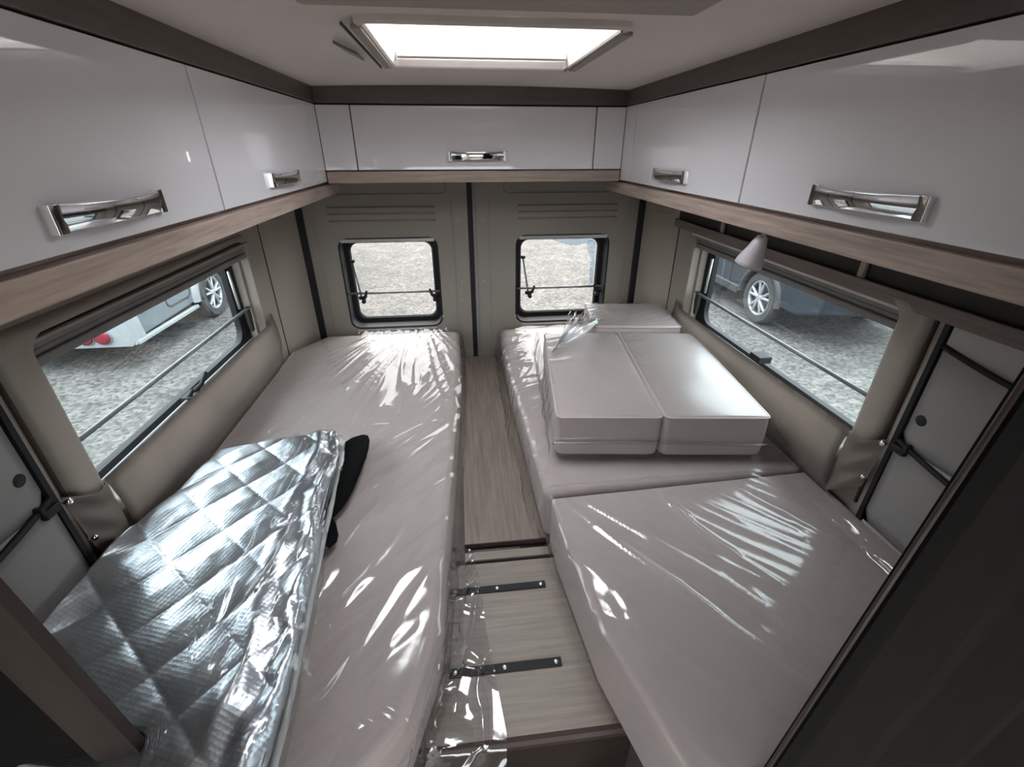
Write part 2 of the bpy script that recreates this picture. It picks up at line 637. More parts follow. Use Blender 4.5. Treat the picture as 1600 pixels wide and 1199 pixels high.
# ------------------------------------------------------------------ side windows
WY0, WY1, WZ0, WZ1 = .850, 1.822, .905, 1.283
for k, sx in enumerate((-1, 1)):
    side = 'left' if sx < 0 else 'right'
    w = thing('window_%d' % (k + 3), None, None, (sx * .93, 1.35, .9), kind='structure')
    w['label'] = 'long tinted hinged side window looking out on %s' % ('a parked caravan' if sx < 0 else 'a parked dark car')
    f = fYZ(sx)
    # padded surround: rolls from the wall face into the opening
    lo = []
    for e, x, r in ((-.085, .886, .03), (-.083, .868, .03), (-.070, .858, .035), (-.046, .853, .04), (-.022, .855, .04), (-.006, .863, .035),
                    (.0, .880, .03), (.0, .955, .03), (-.02, .960, .03)):
        er = e * .28 if e < 0 else e                       # far, top and bottom sides are slimmer
        lp = []
        for u, v in rr(WY0 + e * .80, WY1 - er, WZ0 + er, WZ1 + .010 - er, r):
            k_ = max(0, min(1, (WY0 + .06 - u) / .05))
            k_ = .3 + .7 * k_ * k_ * (3 - 2 * k_)
            lp.append(f(u, v, x if x >= .886 else .886 - (.886 - x) * k_))
        lo.append(lp)
    bm = bmesh.new()
    loft(bm, lo)
    obj('padded_surround', bm, 'beige_moulding', w, smooth=True)
    # slim edge bead round the opening
    bm = bmesh.new()
    lo = []
    for e, x in ((.0, .862), (.007, .858), (.014, .862), (.014, .93), (.0, .93)):
        lo.append([f(u, v, x) for u, v in rr(WY0 + .01 + e, WY1 + .003 - e, WZ0 + e - .004, WZ1 + .004 - e, .022)])
    lo.append(lo[0])
    bm.free()
    bm = bmesh.new()
    box(bm, *sorted((sx * .872, sx * .93)), WY1 - .010, WY1 + .001, WZ0, WZ1)
    obj('guide_rail', bm, 'beige_moulding', w, bevel=.002)
    bm = bmesh.new()
    box(bm, *sorted((sx * .905, sx * .935)), WY1 - .022, WY1 - .012, WZ0, WZ1)
    obj('guide_rail', bm, 'beige_moulding', w, bevel=.003)
    # black outer frame and pane
    bm = bmesh.new()
    lo = []
    for e, x in ((0, .932), (.028, .932), (.040, .942), (.040, .962), (0, .962), (0, .932)):
        lo.append([f(u, v, x) for u, v in rr(WY0 - .03 + e, WY1 + .03 - e * 2.3, WZ0 - .012 + e, WZ1 + .035 - e, .05)])
    loft(bm, lo)
    obj('black_frame', bm, 'black_rubber', w)
    bm = bmesh.new()
    bm.faces.new([bm.verts.new(f(u, v, .952)) for u, v in rr(WY0 - .0, WY1 - .04, WZ0 + .02, WZ1 + .005, .04)])
    obj('pane', bm, 'pane_side', w)
    # pleated blind cassette at the head
    for z0, z1, x0, x1 in ((1.268, 1.290, .874, .93), (1.254, 1.267, .880, .93), (1.236, 1.254, .872, .915)):
        bm = bmesh.new()
        box(bm, *sorted((sx * x0, sx * x1)), WY0 + .002, WY1 - .018, z0, z1)
        obj('blind_cassette' if z0 > 1.26 else ('blind_rail' if z0 < 1.25 else 'folded_blind'), bm, 'blind_grey', w, bevel=.004)
    bm = bmesh.new()
    box(bm, *sorted((sx * .858, sx * .869)), WY0 - .005, WY1, 1.284, 1.2915)
    obj('top_bead', bm, 'frame_white' if sx > 0 else 'beige_moulding', w, bevel=.002)
    # locking bar, two stays and a latch
    bm = bmesh.new()
    tube(bm, [(sx * .905, WY0 + .0, 1.052), (sx * .905, WY1 - .03, 1.052)], .006, 8)
    obj('locking_bar', bm, 'grey_bar', w, smooth=True)
    for y in (WY0 + .012, WY1 - .052):
        bm = bmesh.new()
        f2 = lambda u, v, ww: (sx * ww, u, v)
        prism(bm, [(y - .012, 1.058), (y + .012, 1.058), (y + .014, 1.02), (y + .006, .965), (y - .006, .96), (y - .012, 1.0)], .90, .915, f2)
        obj('stay_bracket', bm, 'black_plastic', w, bevel=.003)
    bm = bmesh.new()
    yl = 1.30
    dzl = .03 if sx > 0 else 0
    box(bm, *sorted((sx * .885, sx * .932)), yl - .03, yl + .025, .925 + dzl, .94 + dzl * 1.3)
    if sx < 0:
        tube(bm, [(sx * .915, yl + .01, .938), (sx * .895, yl + .03, .955), (sx * .885, yl + .055, .985)], [.008, .007, .005], 8)
        tube(bm, [(sx * .915, yl - .02, .935), (sx * .90, yl - .01, .958)], [.008, .005], 8)
    obj('latch', bm, 'black_plastic', w, bevel=.003)
    bm = bmesh.new()
    tube(bm, [(sx * .915, WY0 + .01, .93), (sx * .915, WY1 - .05, .93)], .005, 8)
    obj('bottom_bead', bm, 'grey_bar', w, smooth=True)
    bm = bmesh.new()
    tube(bm, [(sx * .925, WY1 - .075, 1.2), (sx * .92, WY1 - .078, 1.06)], .005, 8)
    obj('stay_arm', bm, 'light_bar', w, smooth=True)

# ------------------------------------------------------------------ fabric pockets under the side windows
for sx in (-1, 1):
    t = thing('window_pocket_panel', None, 'pocket', (sx * .86, 1.35, .79))
    t['label'] = ('beige leatherette pocket strip under the window that shows the caravan' if sx < 0 else
                  'beige leatherette pocket strip under the window that shows the dark car')
    bm = bmesh.new()

    def pk(u, v, sx=sx):
        y = lerp(.838, 1.885, v)
        ztop = .984 - .006 * math.sin(v * math.pi) + (.012 * ((v - .94) / .06) if v > .94 else 0)
        z = lerp(.784, ztop, u)
        x = .850 + .010 * math.sin(u * math.pi) * 0 - .014 * math.sin(u * 3.14) + .016 * u * 0
        return (sx * (x + (.022 * (v - .9) / .1 if v > .9 else 0)), y, z)
    surf(bm, pk, 8, 40)
    r_ = bmesh.ops.solidify(bm, geom=bm.faces[:], thickness=.006)
    obj('pocket_front', bm, 'leatherette', t, smooth=True)
    bm = bmesh.new()
    # wing at the front end, gathered to two press studs
    A = [Vector((sx * .848, .838, .982)), Vector((sx * .848, .838, .790))]
    Bq = [Vector((sx * .862, .750, 1.012)), Vector((sx * .872, .772, .855))]

    def wing(u, v):
        a = A[0].lerp(A[1], v)
        b = Bq[0].lerp(Bq[1], v)
        p = a.lerp(b, u)
        fold = math.sin((v * 1.0 + .12 * u) * 15) * .0055 * math.sin(u * math.pi) ** .7
        p.x += -sx * (fold + .016 * math.sin(u * math.pi))
        p.z += -.012 * math.sin(u * math.pi) * (1 - v) 
        return p
    surf(bm, wing, 18, 24)
    bmesh.ops.solidify(bm, geom=bm.faces[:], thickness=.005)
    obj('pocket_wing', bm, 'leatherette', t, smooth=True)
    for c in ((sx * .866, .760, .996), (sx * .874, .776, .885)):
        bm = bmesh.new()
        disc(bm, (c[0], c[1], c[2]), (-sx, -.1, 0), .008, .010, 14, .004)
        obj('press_stud', bm, 'chrome', t, smooth=True)

# ------------------------------------------------------------------ grey fabric organiser panels on the front part of the walls
for sx in (-1, 1):
    f = fYZ(sx)
    t = thing('wall_organiser', None, 'organiser', (sx * .88, .55, .8))
    t['label'] = ('grey fabric organiser panel with elastic pockets beside the silver mat' if sx < 0 else
                  'grey fabric organiser panel with elastic pockets beside the folding door')
    bm = bmesh.new()
    prism(bm, rect(.30, .738, .60, 1.41 if sx < 0 else 1.291), .872, .886, f)
    obj('backing_panel', bm, 'grey_fabric', t, bevel=.003)
    bm = bmesh.new()
    prism(bm, rect(.741, .752, .60, 1.41 if sx < 0 else 1.291), .868, .886, f)
    obj('black_edge_strip', bm, 'black_rubber', t)
    bm = bmesh.new()
    prism(bm, rect(.776, .781, .80, 1.41 if sx < 0 else 1.291), .878, .887, f)
    obj('column_seam', bm, 'dark_edge', t)
    for z1, sag, y1 in ((1.245, .012, .735), (1.018, .012, .738)):
        bm = bmesh.new()

        def pkt(u, v, z1=z1, sag=sag, y1=y1):
            y = lerp(.32, y1, v)
            top = z1 - sag * math.sin(v * math.pi) - .02 * (1 - v)
            z = lerp(z1 - .232, top, u)
            return (sx * (.870 - .010 * u * math.sin(v * math.pi) ** .6), y, z)
        surf(bm, pkt, 8, 24)
        bmesh.ops.solidify(bm, geom=bm.faces[:], thickness=.003)
        p = obj('pocket', bm, 'grey_fabric', t, smooth=True)
        bm = bmesh.new()
        tube(bm, [pkt(1, v / 20) for v in range(21)], .006, 8)
        obj('elastic_edge', bm, 'black_rubber', p, smooth=True)
    bm = bmesh.new()
    disc(bm, (sx * .874, .712, 1.085), (-sx, 0, 0), .012, .006, 18, .002)
    obj('button', bm, 'black_plastic', t, smooth=True)
    bm = bmesh.new()
    prism(bm, rect(.705, .74, .995, 1.012), .855, .875, f)
    prism(bm, rect(.703, .712, 1.005, 1.025), .855, .875, f)
    obj('hook', bm, 'black_plastic', t, bevel=.003)

# ------------------------------------------------------------------ overhead cabinets
CX, CB, CT = .569, 1.480, 1.735


def bow_handle(parent, c, along, out, w=.232):
    """bowed chrome pull; c on the door face"""
    c, a, n = Vector(c), Vector(along), Vector(out)
    bm = bmesh.new()
    lo = []
    K = 24
    for i in range(K + 1):
        t = -1 + 2 * i / K
        off = .008 + .016 * (1 - t * t)
        h = .0155 - .002 * (1 - t * t)
        p = c + a * (t * w / 2 * .93)
        lo.append([p + n * (off - .004) + Vector((0, 0, h + .001)), p + n * (off + .001) + Vector((0, 0, h)),
                   p + n * (off + .003) + Vector((0, 0, 0)), p + n * (off - .001) + Vector((0, 0, -h)), p + n * (off - .005) + Vector((0, 0, -h)),
                   p + n * (off - .002)])
    loft(bm, lo, True)
    for s in (-1, 1):
        lo = []
        for q, o_, hh in ((.86, .0, .0170), (.86, .011, .0170), (.93, .013, .0172), (1.0, .010, .0172), (1.01, .0, .0172)):
            p = c + a * (s * q * w / 2) + n * o_
            lo.append((p + Vector((0, 0, hh)), p + Vector((0, 0, -hh))))
        vs_ = [[bm.verts.new(x) for x in pr] for pr in lo]
        for (p0, p1), (q0, q1) in zip(vs_, vs_[1:]):
            bm.faces.new((p0, p1, q1, q0))
        bm.faces.new([v[0] for v in vs_])
        bm.faces.new([v[1] for v in vs_])
    return obj('handle', bm, 'chrome', parent, bevel=.0008, seg=2, label='bowed chrome handle')


def side_cab(sx, y0, y1, label, filler=None, hy=None):
    t = thing('overhead_cabinet', label, 'cabinet', (sx * .72, (y0 + y1) / 2, CB), 'white overhead cabinets')
    bm = bmesh.new()
    box(bm, *sorted((sx * (CX + .02), sx * .884)), y0 - .001, (filler or y1) + .001, CB + .001, 1.80)
    obj('carcass', bm, 'cabinet_dark', t)
    bm = bmesh.new()
    box(bm, *sorted((sx * CX, sx * (CX + .019))), y0 + .003, y1 - .003, CB + .003, CT)
    d = obj('cabinet_door', bm, 'white_gloss', t, bevel=.0018)
    bow_handle(d, (sx * CX, hy, 1.523), (0, 1, 0), (-sx, 0, 0))
    if filler:
        bm = bmesh.new()
        box(bm, *sorted((sx * CX, sx * (CX + .019))), y1 + .001, filler, CB + .003, CT)
        obj('filler_panel', bm, 'white_gloss', t, bevel=.0015)
    return t


side_cab(-1, .44, 1.070, 'white gloss overhead cabinet above the silver mat and caravan window', None, .735)
side_cab(-1, 1.070, 1.825, 'white gloss overhead cabinet beside the rear doors on the caravan window side', 1.935, 1.465)
side_cab(1, .40, 1.070, 'white gloss overhead cabinet next to the dark folding door, spot lamp below', None, .715)
side_cab(1, 1.070, 1.825, 'white gloss overhead cabinet beside the rear doors on the dark car side', 1.935, 1.465)
t = thing('overhead_cabinet', 'wide white gloss overhead cabinet across the rear doors', 'cabinet', (0, 2.0, 1.52), 'white overhead cabinets')
obj('carcass', B(-.585, .585, 1.955, 2.19, 1.521, 1.80), 'cabinet_dark', t)
bm = B(-.4475, .4515, 1.932, 1.951, 1.523, CT - .002)
d = obj('cabinet_door', bm, 'white_gloss', t, bevel=.0018)
bow_handle(d, (.0, 1.932, 1.570), (1, 0, 0), (0, -1, 0), .225)
obj('filler_panel', B(-.567, -.4515, 1.932, 1.951, 1.523, CT - .002), 'white_gloss', t, bevel=.0015)
obj('filler_panel', B(.4555, .567, 1.932, 1.951, 1.523, CT - .002), 'white_gloss', t, bevel=.0015)

# cornice between cabinets and ceiling
tag(obj('trim_1', B(-.60, -.566, .40, 1.95, CT + .003, 1.79), 'cornice_wood', bevel=.003), kind='structure')
tag(obj('trim_2', B(.566, .60, .36, 1.95, CT + .003, 1.79), 'cornice_wood', bevel=.003), kind='structure')
tag(obj('trim_3', B(-.567, .567, 1.927, 1.96, CT + .003, 1.797), 'cornice_wood', bevel=.003), kind='structure')

# light oak fascia boards below the doors
tag(obj('fascia_board', B(-.590, -.566, .42, 2.10, 1.434, 1.474, ), 'fascia_wood', bevel=.003, loc=(-.578, 1.2, 1.434)),
    'light oak fascia board under the cabinets on the caravan window side', 'board')
tag(obj('fascia_board', B(.566, .590, .38, 2.10, 1.434, 1.474), 'fascia_wood', bevel=.003, loc=(.578, 1.2, 1.434)),
    'light oak fascia board under the cabinets beside the spot lamp', 'board')
tag(obj('fascia_board', B(-.566, .566, 1.930, 1.952, 1.478, 1.519), 'fascia_wood_across', bevel=.003, loc=(0, 1.94, 1.478)),
    'light oak fascia board under the wide cabinet over the rear doors', 'board')
# undersides
for sx, lab in ((-1, 'brown board closing the underside of the cabinets on the caravan window side'),
                (1, 'brown board closing the underside of the cabinets on the dark car side')):
    bm = bmesh.new()
    box(bm, *sorted((sx * .589, sx * .884)), .42, 2.10, 1.452, 1.480)
    tag(obj('underside_board', bm, 'fascia_wood', loc=(sx * .73, 1.2, 1.452)), lab, 'board')
bm = B(-.58, .58, 1.951, 2.195, 1.49, 1.52)
tag(obj('underside_board', bm, 'cornice_wood', loc=(0, 2.05, 1.49)), 'brown board closing the underside of the wide rear cabinet', 'board')

# open shelf slot below the cabinets on the lamp side
t = thing('slot_shelf', 'narrow brown shelf with dark slot above the window by the spot lamp', 'shelf', (.85, 1.2, 1.28))
obj('shelf_board', B(.858, .884, .38, 1.99, 1.292, 1.304), 'shelf_brown', t, bevel=.002)
obj('shelf_lip', B(.855, .864, .38, 1.99, 1.292, 1.324), 'shelf_brown', t, bevel=.002)
obj('shaded_void_back', B(.874, .884, .38, 1.99, 1.306, 1.452), 'cabinet_dark', t)  # dark sheet painted in for the shaded hollow behind the lip
for y in (.98, 1.62):
    obj('shelf_divider', B(.862, .870, y - .008, y + .008, 1.31, 1.452), 'beige_moulding', t)

# reading lamp
t = thing('reading_lamp', 'small white spot lamp hanging under the oak fascia', 'lamp', (.61, 1.02, 1.434))
bm = bmesh.new()
tube(bm, [(.612, 1.010, 1.453), (.612, 1.010, 1.418)], .005, 8)
obj('stem', bm, 'lamp_white', t, smooth=True)
bm = bmesh.new()
ax = Vector((-.16, .22, -1)).normalized()
c0 = Vector((.612, 1.010, 1.420))
pr = [(0, .004), (.004, .012), (.018, .017), (.035, .021), (.064, .031), (.073, .032), (.073, .029), (.04, .018), (.02, .012)]
a_ = ax.orthogonal().normalized()
b_ = ax.cross(a_)
loft(bm, [[c0 + ax * h + (a_ * math.cos(q) + b_ * math.sin(q)) * r for q in (2 * math.pi * k / 24 for k in range(24))] for h, r in pr], True)
obj('lamp_shade', bm, 'lamp_white', t, smooth=True)
for k in range(3):
    q = k * .5
    bm = bmesh.new()
    dr = (a_ * math.cos(q + 3.3) + b_ * math.sin(q + 3.3))
    tube(bm, [c0 + ax * .016 + dr * .0165, c0 + ax * .032 + dr * .0195], .0016, 6)
    obj('vent_slot', bm, 'black_plastic', t)

# ------------------------------------------------------------------ roof window
w = thing('window_5', 'bright square roof window with pale frame over the beds', None, (0, 1.29, 1.79), kind='structure')
bm = bmesh.new()
lo = []
for e, z, r in ((.026, 1.7945, .02), (.025, 1.786, .02), (.021, 1.783, .02), (.012, 1.783, .015), (.008, 1.786, .012), (.003, 1.80, .01), (-.006, 1.87, .01), (-.006, 1.90, .01)):
    lo.append([(u, v, z) for u, v in rr(HX0 + .012 - e, HX1 - .012 + e, HY0 + .012 - e, HY1 - .012 + e, r)])
loft(lo and bm, lo)
obj('frame', bm, 'frame_white', w, smooth=False)
for x0 in (HX0 - .022, HX1 + .004):
    bm = bmesh.new()
    box(bm, x0, x0 + .018, HY0 + .02, HY1 - .01, 1.779, 1.786)
    obj('blind_rail', bm, 'beige_moulding', w, bevel=.002)
    bm = bmesh.new()
    box(bm, x0 - .012, x0 - .009, HY0 - .0, HY1 + .0, 1.780, 1.785)
    obj('rail_gap', bm, 'dark_edge', w)
bm = bmesh.new()
box(bm, HX0 + .012, HX1 - .012, HY1 - .05, HY1 - .022, 1.80, 1.815)
obj('blind_bar', bm, 'frame_white', w, bevel=.003)
bm = bmesh.new()
surf(bm, lambda u, v: (lerp(HX0 - .03, HX1 + .03, u), lerp(HY0 - .03, HY1 + .03, v), 1.90 + .03 * math.sin(u * math.pi) * math.sin(v * math.pi)), 12, 12)
obj('pane', bm, 'pane_roof', w, smooth=True)
bm = bmesh.new()
prism(bm, [(-.312, 1.13), (-.288, 1.25), (-.288, 1.34), (-.306, 1.22)], 1.781, 1.786)
obj('air_slot', bm, 'grey_bar', w)  # grey sliver standing for an air slot beside the frame

# lowered ceiling console ahead of it
tag(obj('ceiling_console', B(-.275, .255, .05, .752, 1.757, 1.80), 'console_vinyl_shaded', bevel=.012, seg=3, loc=(0, .4, 1.757)),
    'pale lowered console panel on the ceiling in front of the roof window', 'panel')

# ------------------------------------------------------------------ bed platform
bm = bmesh.new()
prism(bm, [(-.884, .404), (-.553, .404), (-.553, .30), (-.212, .30), (-.212, .864), (-.115, .864), (-.115, 2.19), (-.884, 2.19)], .001, .618)
tag(obj('bed_base', bm, 'cornice_wood', loc=(-.5, 1.2, 0)), 'dark wood bed base under the bed with the silver mat', 'bed base')
bm = bmesh.new()
prism(bm, [(.884, .284), (.212, .284), (.212, .864), (.115, .864), (.115, 2.19), (.884, 2.19)], .001, .618)
tag(obj('bed_base', bm, 'cornice_wood', loc=(.5, 1.2, 0)), 'dark wood bed base under the bed with the stacked cushions', 'bed base')
t = thing('aisle_platform', 'long oak-grain platform board between the two beds', 'board', (0, 1.5, .60))
obj('board', B(-.114, .114, .915, 2.19, .600, .622), 'platform_wood', t)
obj('edge_band', B(-.114, .114, .912, .915, .600, .622), 'dark_edge', t)
t = thing('cross_bar', 'pale wooden cross bar in the slot at the end of the platform', 'bar', (0, .88, .58))
obj('bar', B(-.114, .114, .866, .893, .58, .612), 'step_wood', t)
obj('edge_band', B(-.114, .114, .862, .866, .58, .612), 'dark_edge', t)
t = thing('step_board', 'wide oak-grain step board with two black metal strips', 'board', (0, .65, .56))
bm = B(-.30, .30, .44, .862, .585, .606)
o = obj('board', B(-.210, .210, .448, .858, .585, .606), 'step_wood', t)
bm = bmesh.new()
lo = []
for x in (-.210, .210):
    lo.append([(x, .448, .606), (x, .440, .603), (x, .436, .594), (x, .438, .578), (x, .448, .572)])
loft(bm, lo, True)
obj('front_edge', bm, 'dark_edge', t, smooth=False)
for y in (.775, .577):
    bm = B(-.155, .088, y - .0095, y + .0095, .606, .610)
    s = obj('metal_strip', bm, 'black_plastic', t, bevel=.001)
    for x in (-.142, -.036, .076):
        bm = bmesh.new()
        disc(bm, (x, y, .6095), (0, 0, 1), .0052, .0015, 14, .0015)
        obj('screw', bm, 'screw_steel', s, smooth=True)
t = thing('step_box', 'dark wooden step box below the step board', 'step', (0, .42, 0))
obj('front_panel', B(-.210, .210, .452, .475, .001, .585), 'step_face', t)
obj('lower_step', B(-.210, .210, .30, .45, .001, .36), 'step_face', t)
obj('step_nosing', B(-.210, .210, .293, .30, .345, .363), 'fascia_wood_across', t)

# ------------------------------------------------------------------ mattresses
LO = [(-.872, .406), (-.555, .406), (-.545, .31), (-.30, .31), (-.215, .40), (-.165, .56), (-.148, .90), (-.122, 1.4), (-.110, 1.9), (-.110, 2.165), (-.755, 2.165), (-.872, 1.98)]
RO_F = [(.212, .284), (.872, .284), (.872, .925), (.862, .930), (.120, .902), (.122, .80), (.150, .52)]
RO_R = [(.108, .915), (.872, .942), (.872, 1.98), (.755, 2.165), (.100, 2.165), (.094, 1.6)]
MT, MB_ = .780, .619


def mattress(outline, label):
    cx = sum(p[0] for p in outline) / len(outline)
    cy = sum(p[1] for p in outline) / len(outline)
    t = thing('mattress', label, 'mattress', (cx, cy, MB_))
    bm = bmesh.new()
    prism(bm, outline, MB_, MT)
    obj('mattress_body', bm, 'mattress_fabric', t, bevel=.022, seg=4)
    return t


mL = mattress(LO, 'long beige mattress in clear plastic with the silver mat on it')
mRF = mattress(RO_F, 'short beige mattress in clear plastic next to the dark folding door')
mRR = mattress(RO_R, 'beige mattress in clear plastic under the stacked cushions')


def streak(p, d, wl, ln, seed, sharp=2.2):
    """ridged noise, long along direction d"""
    d = Vector((d[0], d[1], 0)).normalized()
    n = Vector((-d.y, d.x, 0))
    a = p[0] * d.x + p[1] * d.y
    b = p[0] * n.x + p[1] * n.y
    b += .35 * wl * nz(a / ln * 1.7, b / wl * .3, seed + 9)
    v = 1 - abs(nz(b / wl, a / ln, seed)) * 2.0
    return max(0, v) ** (sharp * 2)


def fold_film(path, y0, y1, nu, nv, amp, dirf, seed, lift=.003, wl=.085, ln=.7):
    """path(y) -> list of (x, z) across; resampled by length; folds displace along normal"""
    rows = []
    for j in range(nv + 1):
        y = lerp(y0, y1, j / nv)
        P = path(y)
        Ls = [0]
        for a, b in zip(P, P[1:]):
            Ls.append(Ls[-1] + math.hypot(b[0] - a[0], b[1] - a[1]))
        row = []
        for i in range(nu + 1):
            s = Ls[-1] * i / nu
            for k in range(len(P) - 1):
                if s <= Ls[k + 1] + 1e-9:
                    tt = (s - Ls[k]) / max(1e-9, Ls[k + 1] - Ls[k])
                    row.append((lerp(P[k][0], P[k + 1][0], tt), y, lerp(P[k][1], P[k + 1][1], tt), s))
                    break
        rows.append(row)
    bm = bmesh.new()
    vs_ = []
    for j, row in enumerate(rows):
        vr = []
        for i, (x, y, z, s) in enumerate(row):
            i0, i1 = max(0, i - 1), min(nu, i + 1)
            tx, tz = row[i1][0] - row[i0][0], row[i1][2] - row[i0][2]
            l = math.hypot(tx, tz) or 1
            nx, nzv = -tz / l, tx / l
            if abs(nzv) > .3 and nzv < 0 or abs(nzv) <= .3 and nx * (1 if x > (row[0][0] + row[-1][0]) / 2 else -1) < 0:
                nx, nzv = -nx, -nzv
            q = (s if 1 else x, y)
            h = lift
            for (d, w_, k_) in dirf(x, y):
                h += amp * k_ * streak((row[0][0] + s, y), d, wl * w_, ln, seed)
            h += .003 * nz(x * 4, y * 4, seed + 3) + .002
            h = max(.0015, h)
            vr.append(bm.verts.new((x + nx * h, y, z + nzv * h)))
        vs_.append(vr)
    for j in range(nv):
        for i in range(nu):
            bm.faces.new((vs_[j][i], vs_[j][i + 1], vs_[j + 1][i + 1], vs_[j + 1][i]))
    return bm


def edge_x(outline_pts, y):
    return pw(outline_pts, y)


LE = [(.31, -.30), (.40, -.215), (.56, -.165), (.90, -.148), (1.4, -.122), (1.9, -.110), (2.2, -.110)]


def pathL(y):
    xr = edge_x(LE, y)
    P = [(pw([(.405, -.54), (.45, -.835)], y), .783), (xr - .03, .783), (xr - .010, .778), (xr + .003, .765), (xr + .008, .72)]
    P += [(xr + .014, .68), (xr + .008 + .01 * nz(y * 9, 1.3), .640)]
    return P


def pathS(y):
    xr = edge_x(LE, y)
    k = max(0, .432 - y)
    xf = pw([(.31, -.06), (.45, -.045), (.64, -.068), (.81, -.082), (.90, -.10)], y)
    x0 = max(min(xr + .014, xf - .03), -.204)
    return [(x0, .70 - k * .4), (x0 + .006, .64 - k * 1.6), (x0 + .02, .620 - k * 1.9), (xf, .613 - k * 2.0)]


def dirL(x, y):
    if x < -.50 and y < 1.15:
        return []
    if y > 1.3:
        # folds fan out from the gather in front of the rear door window
        gx, gy = -.33, 2.45
        k = .4 + .75 * max(0, 1 - ((x + .36) / .32) ** 2) * min(1, max(0, (y - 1.3) / .35))
        return [((x - gx, y - gy), 1.25, k), ((.5, .9), .5, .25 if x > -.3 else .08)]
    return [((.45, .85), 1.2, .55), ((.62, .6), .8, .35 if x > -.4 else .1)]


obj('plastic_wrap', fold_film(pathL, .318, 2.16, 130, 190, .012, dirL, 3.1), 'film', mL, smooth=True, label='clear crinkled plastic wrap')

sheet = fold_film(pathS, .33, .90, 40, 90, .014, lambda x, y: [((.35, .9), .8, .8), ((.9, -.4), .9, .6)], 12.3, ln=.25, wl=.06)
tag(obj('plastic_sheet', sheet, 'film_loose', smooth=True, loc=(-.09, .6, .61)), 'loose clear plastic sheet hanging over the step board with black strips', 'plastic sheet')

RE = [(.284, .212), (.52, .150), (.80, .122), (.92, .118)]


def pathRF(y):
    xl = edge_x(RE, y)
    return [(xl - .012 + .008 * nz(y * 8, 4.4), .632), (xl - .014, .67), (xl - .007, .735), (xl - .002, .766), (xl + .012, .779), (xl + .03, .783),
            (.780, .783), (.796, .790), (.810, .802), (.822, .804), (.834, .796)]


def dirRF(x, y):
    k = .75 if x > .2 else .5
    return [((.55, -.83), 1.1, k * (.35 + .65 * (x < .5) + .2)), ((.62, -.70), .6, .22), ((.15, -1), 1.0, .9 if x > .79 else .1)]


obj('plastic_wrap', fold_film(pathRF, .287, .94, 130, 110, .009, dirRF, 8.7, ln=.9), 'film', mRF, smooth=True, label='clear stretched plastic wrap')


def pathRR(y):
    xl = pw([(.9, .108), (1.6, .094), (2.17, .100)], y)
    return [(xl - .026 + .016 * nz(y * 6, 2.2), .632), (xl - .024 + .01 * nz(y * 9, 7), .67), (xl - .008, .735), (xl - .002, .766), (xl + .012, .779), (xl + .03, .783),
            (.79, .783), (.835, .784)]


def dirRR(x, y):
    if x > .20 and .97 < y < 2.02:
        return []
    return [((.9, .25), 1.0, .8 if y > 1.35 else .15), ((.5, .9), .5, .35 if x < .22 else .1), ((.7, -.5), .9, .4 if y < 1.1 else .1)]


obj('plastic_wrap', fold_film(pathRR, .93, 2.155, 110, 130, .011, dirRR, 5.3, ln=.5, wl=.06), 'film', mRR, smooth=True, label='clear crinkled plastic wrap')

# ------------------------------------------------------------------ cushions on the right bed
ANG = -math.radians(6.8)


def cushion(cx, cy, w, l, z0, z1, label, seed):
    t = thing('seat_cushion', label, 'cushion', (cx, cy, z0), 'beige cushions stacked on the bed')
    M = Matrix.Translation((cx, cy, 0)) @ Matrix.Rotation(ANG, 4, 'Z')
    bm = bmesh.new()
    lo = []
    for zz, e in ((z0, .012), (z0 + .01, .002), (z0 + .03, 0), ((z0 + z1) / 2, -.001), (z1 - .012, .001), (z1 - .004, .002), (z1, .010)):
        lo.append([M @ Vector((u, v, zz + (.0 if zz < z1 - .001 else .002))) for u, v in rr(-w / 2 + e, w / 2 - e, -l / 2 + e, l / 2 - e, .018, 5)])
    loft(bm, lo, True)
    obj('cushion_body', bm, 'mattress_fabric', t, smooth=False, bevel=.004)
    bm = bmesh.new()
    pts = [M @ Vector((u, v, z1 - .003)) for u, v in rr(-w / 2 + .001, w / 2 - .001, -l / 2 + .001, l / 2 - .001, .018, 5)]
    tube(bm, pts + [pts[0]], .0028, 6)
    obj('piping', bm, 'mattress_fabric', t, smooth=True)
    bm = bmesh.new()

    def top(u, v):
        x, y = lerp(-w / 2 + .004, w / 2 - .004, u), lerp(-l / 2 + .004, l / 2 - .004, v)
        p = M @ Vector((x, y, z1 + .0045))
        p.z += .0025 * nz(p.x * 7, p.y * 5, seed) + .004 * streak((p.x, p.y), (.9, .3), .03, .3, seed) * (1 if u < .25 and v > .55 else .12)
        return p
    surf(bm, top, 40, 60)
    obj('plastic_film', bm, 'film_taut', t, smooth=True, label='clear plastic over the cushion top')
    return M


def along(d, s):           # cushion axes
    return Vector((math.cos(ANG) * d - math.sin(ANG) * s, math.sin(ANG) * d + math.cos(ANG) * s))


F0 = Vector((.160, 1.060))          # front left corner of the pair
CZ0, CZ1 = .7925, .928
cl = F0 + along(.1505, .325)
crr = F0 + along(.4595, .325)
cb = F0 + along(.420, .650 + .175)
M1 = cushion(cl.x, cl.y, .301, .65, CZ0, CZ1, 'beige box cushion by the aisle with plastic gathered at its corner', 1.0)
M2 = cushion(crr.x - .005, crr.y, .299, .65, CZ0, CZ1, 'beige box cushion beside the window with a bluish sheen', 2.0)
M3 = cushion(.643, 1.835, .36, .31, CZ0, CZ1 + .018, 'smaller beige cushion behind the pair against the rear corner', 3.0)

# loose plastic bag round the cushions
t = thing('plastic_bag', 'clear plastic bag gathered loosely around the cushions', 'plastic bag', (F0.x, F0.y, CZ0))


def W2(d, s, z):
    q = F0 + along(d, s)
    return Vector((q.x, q.y, z))


bm = bmesh.new()


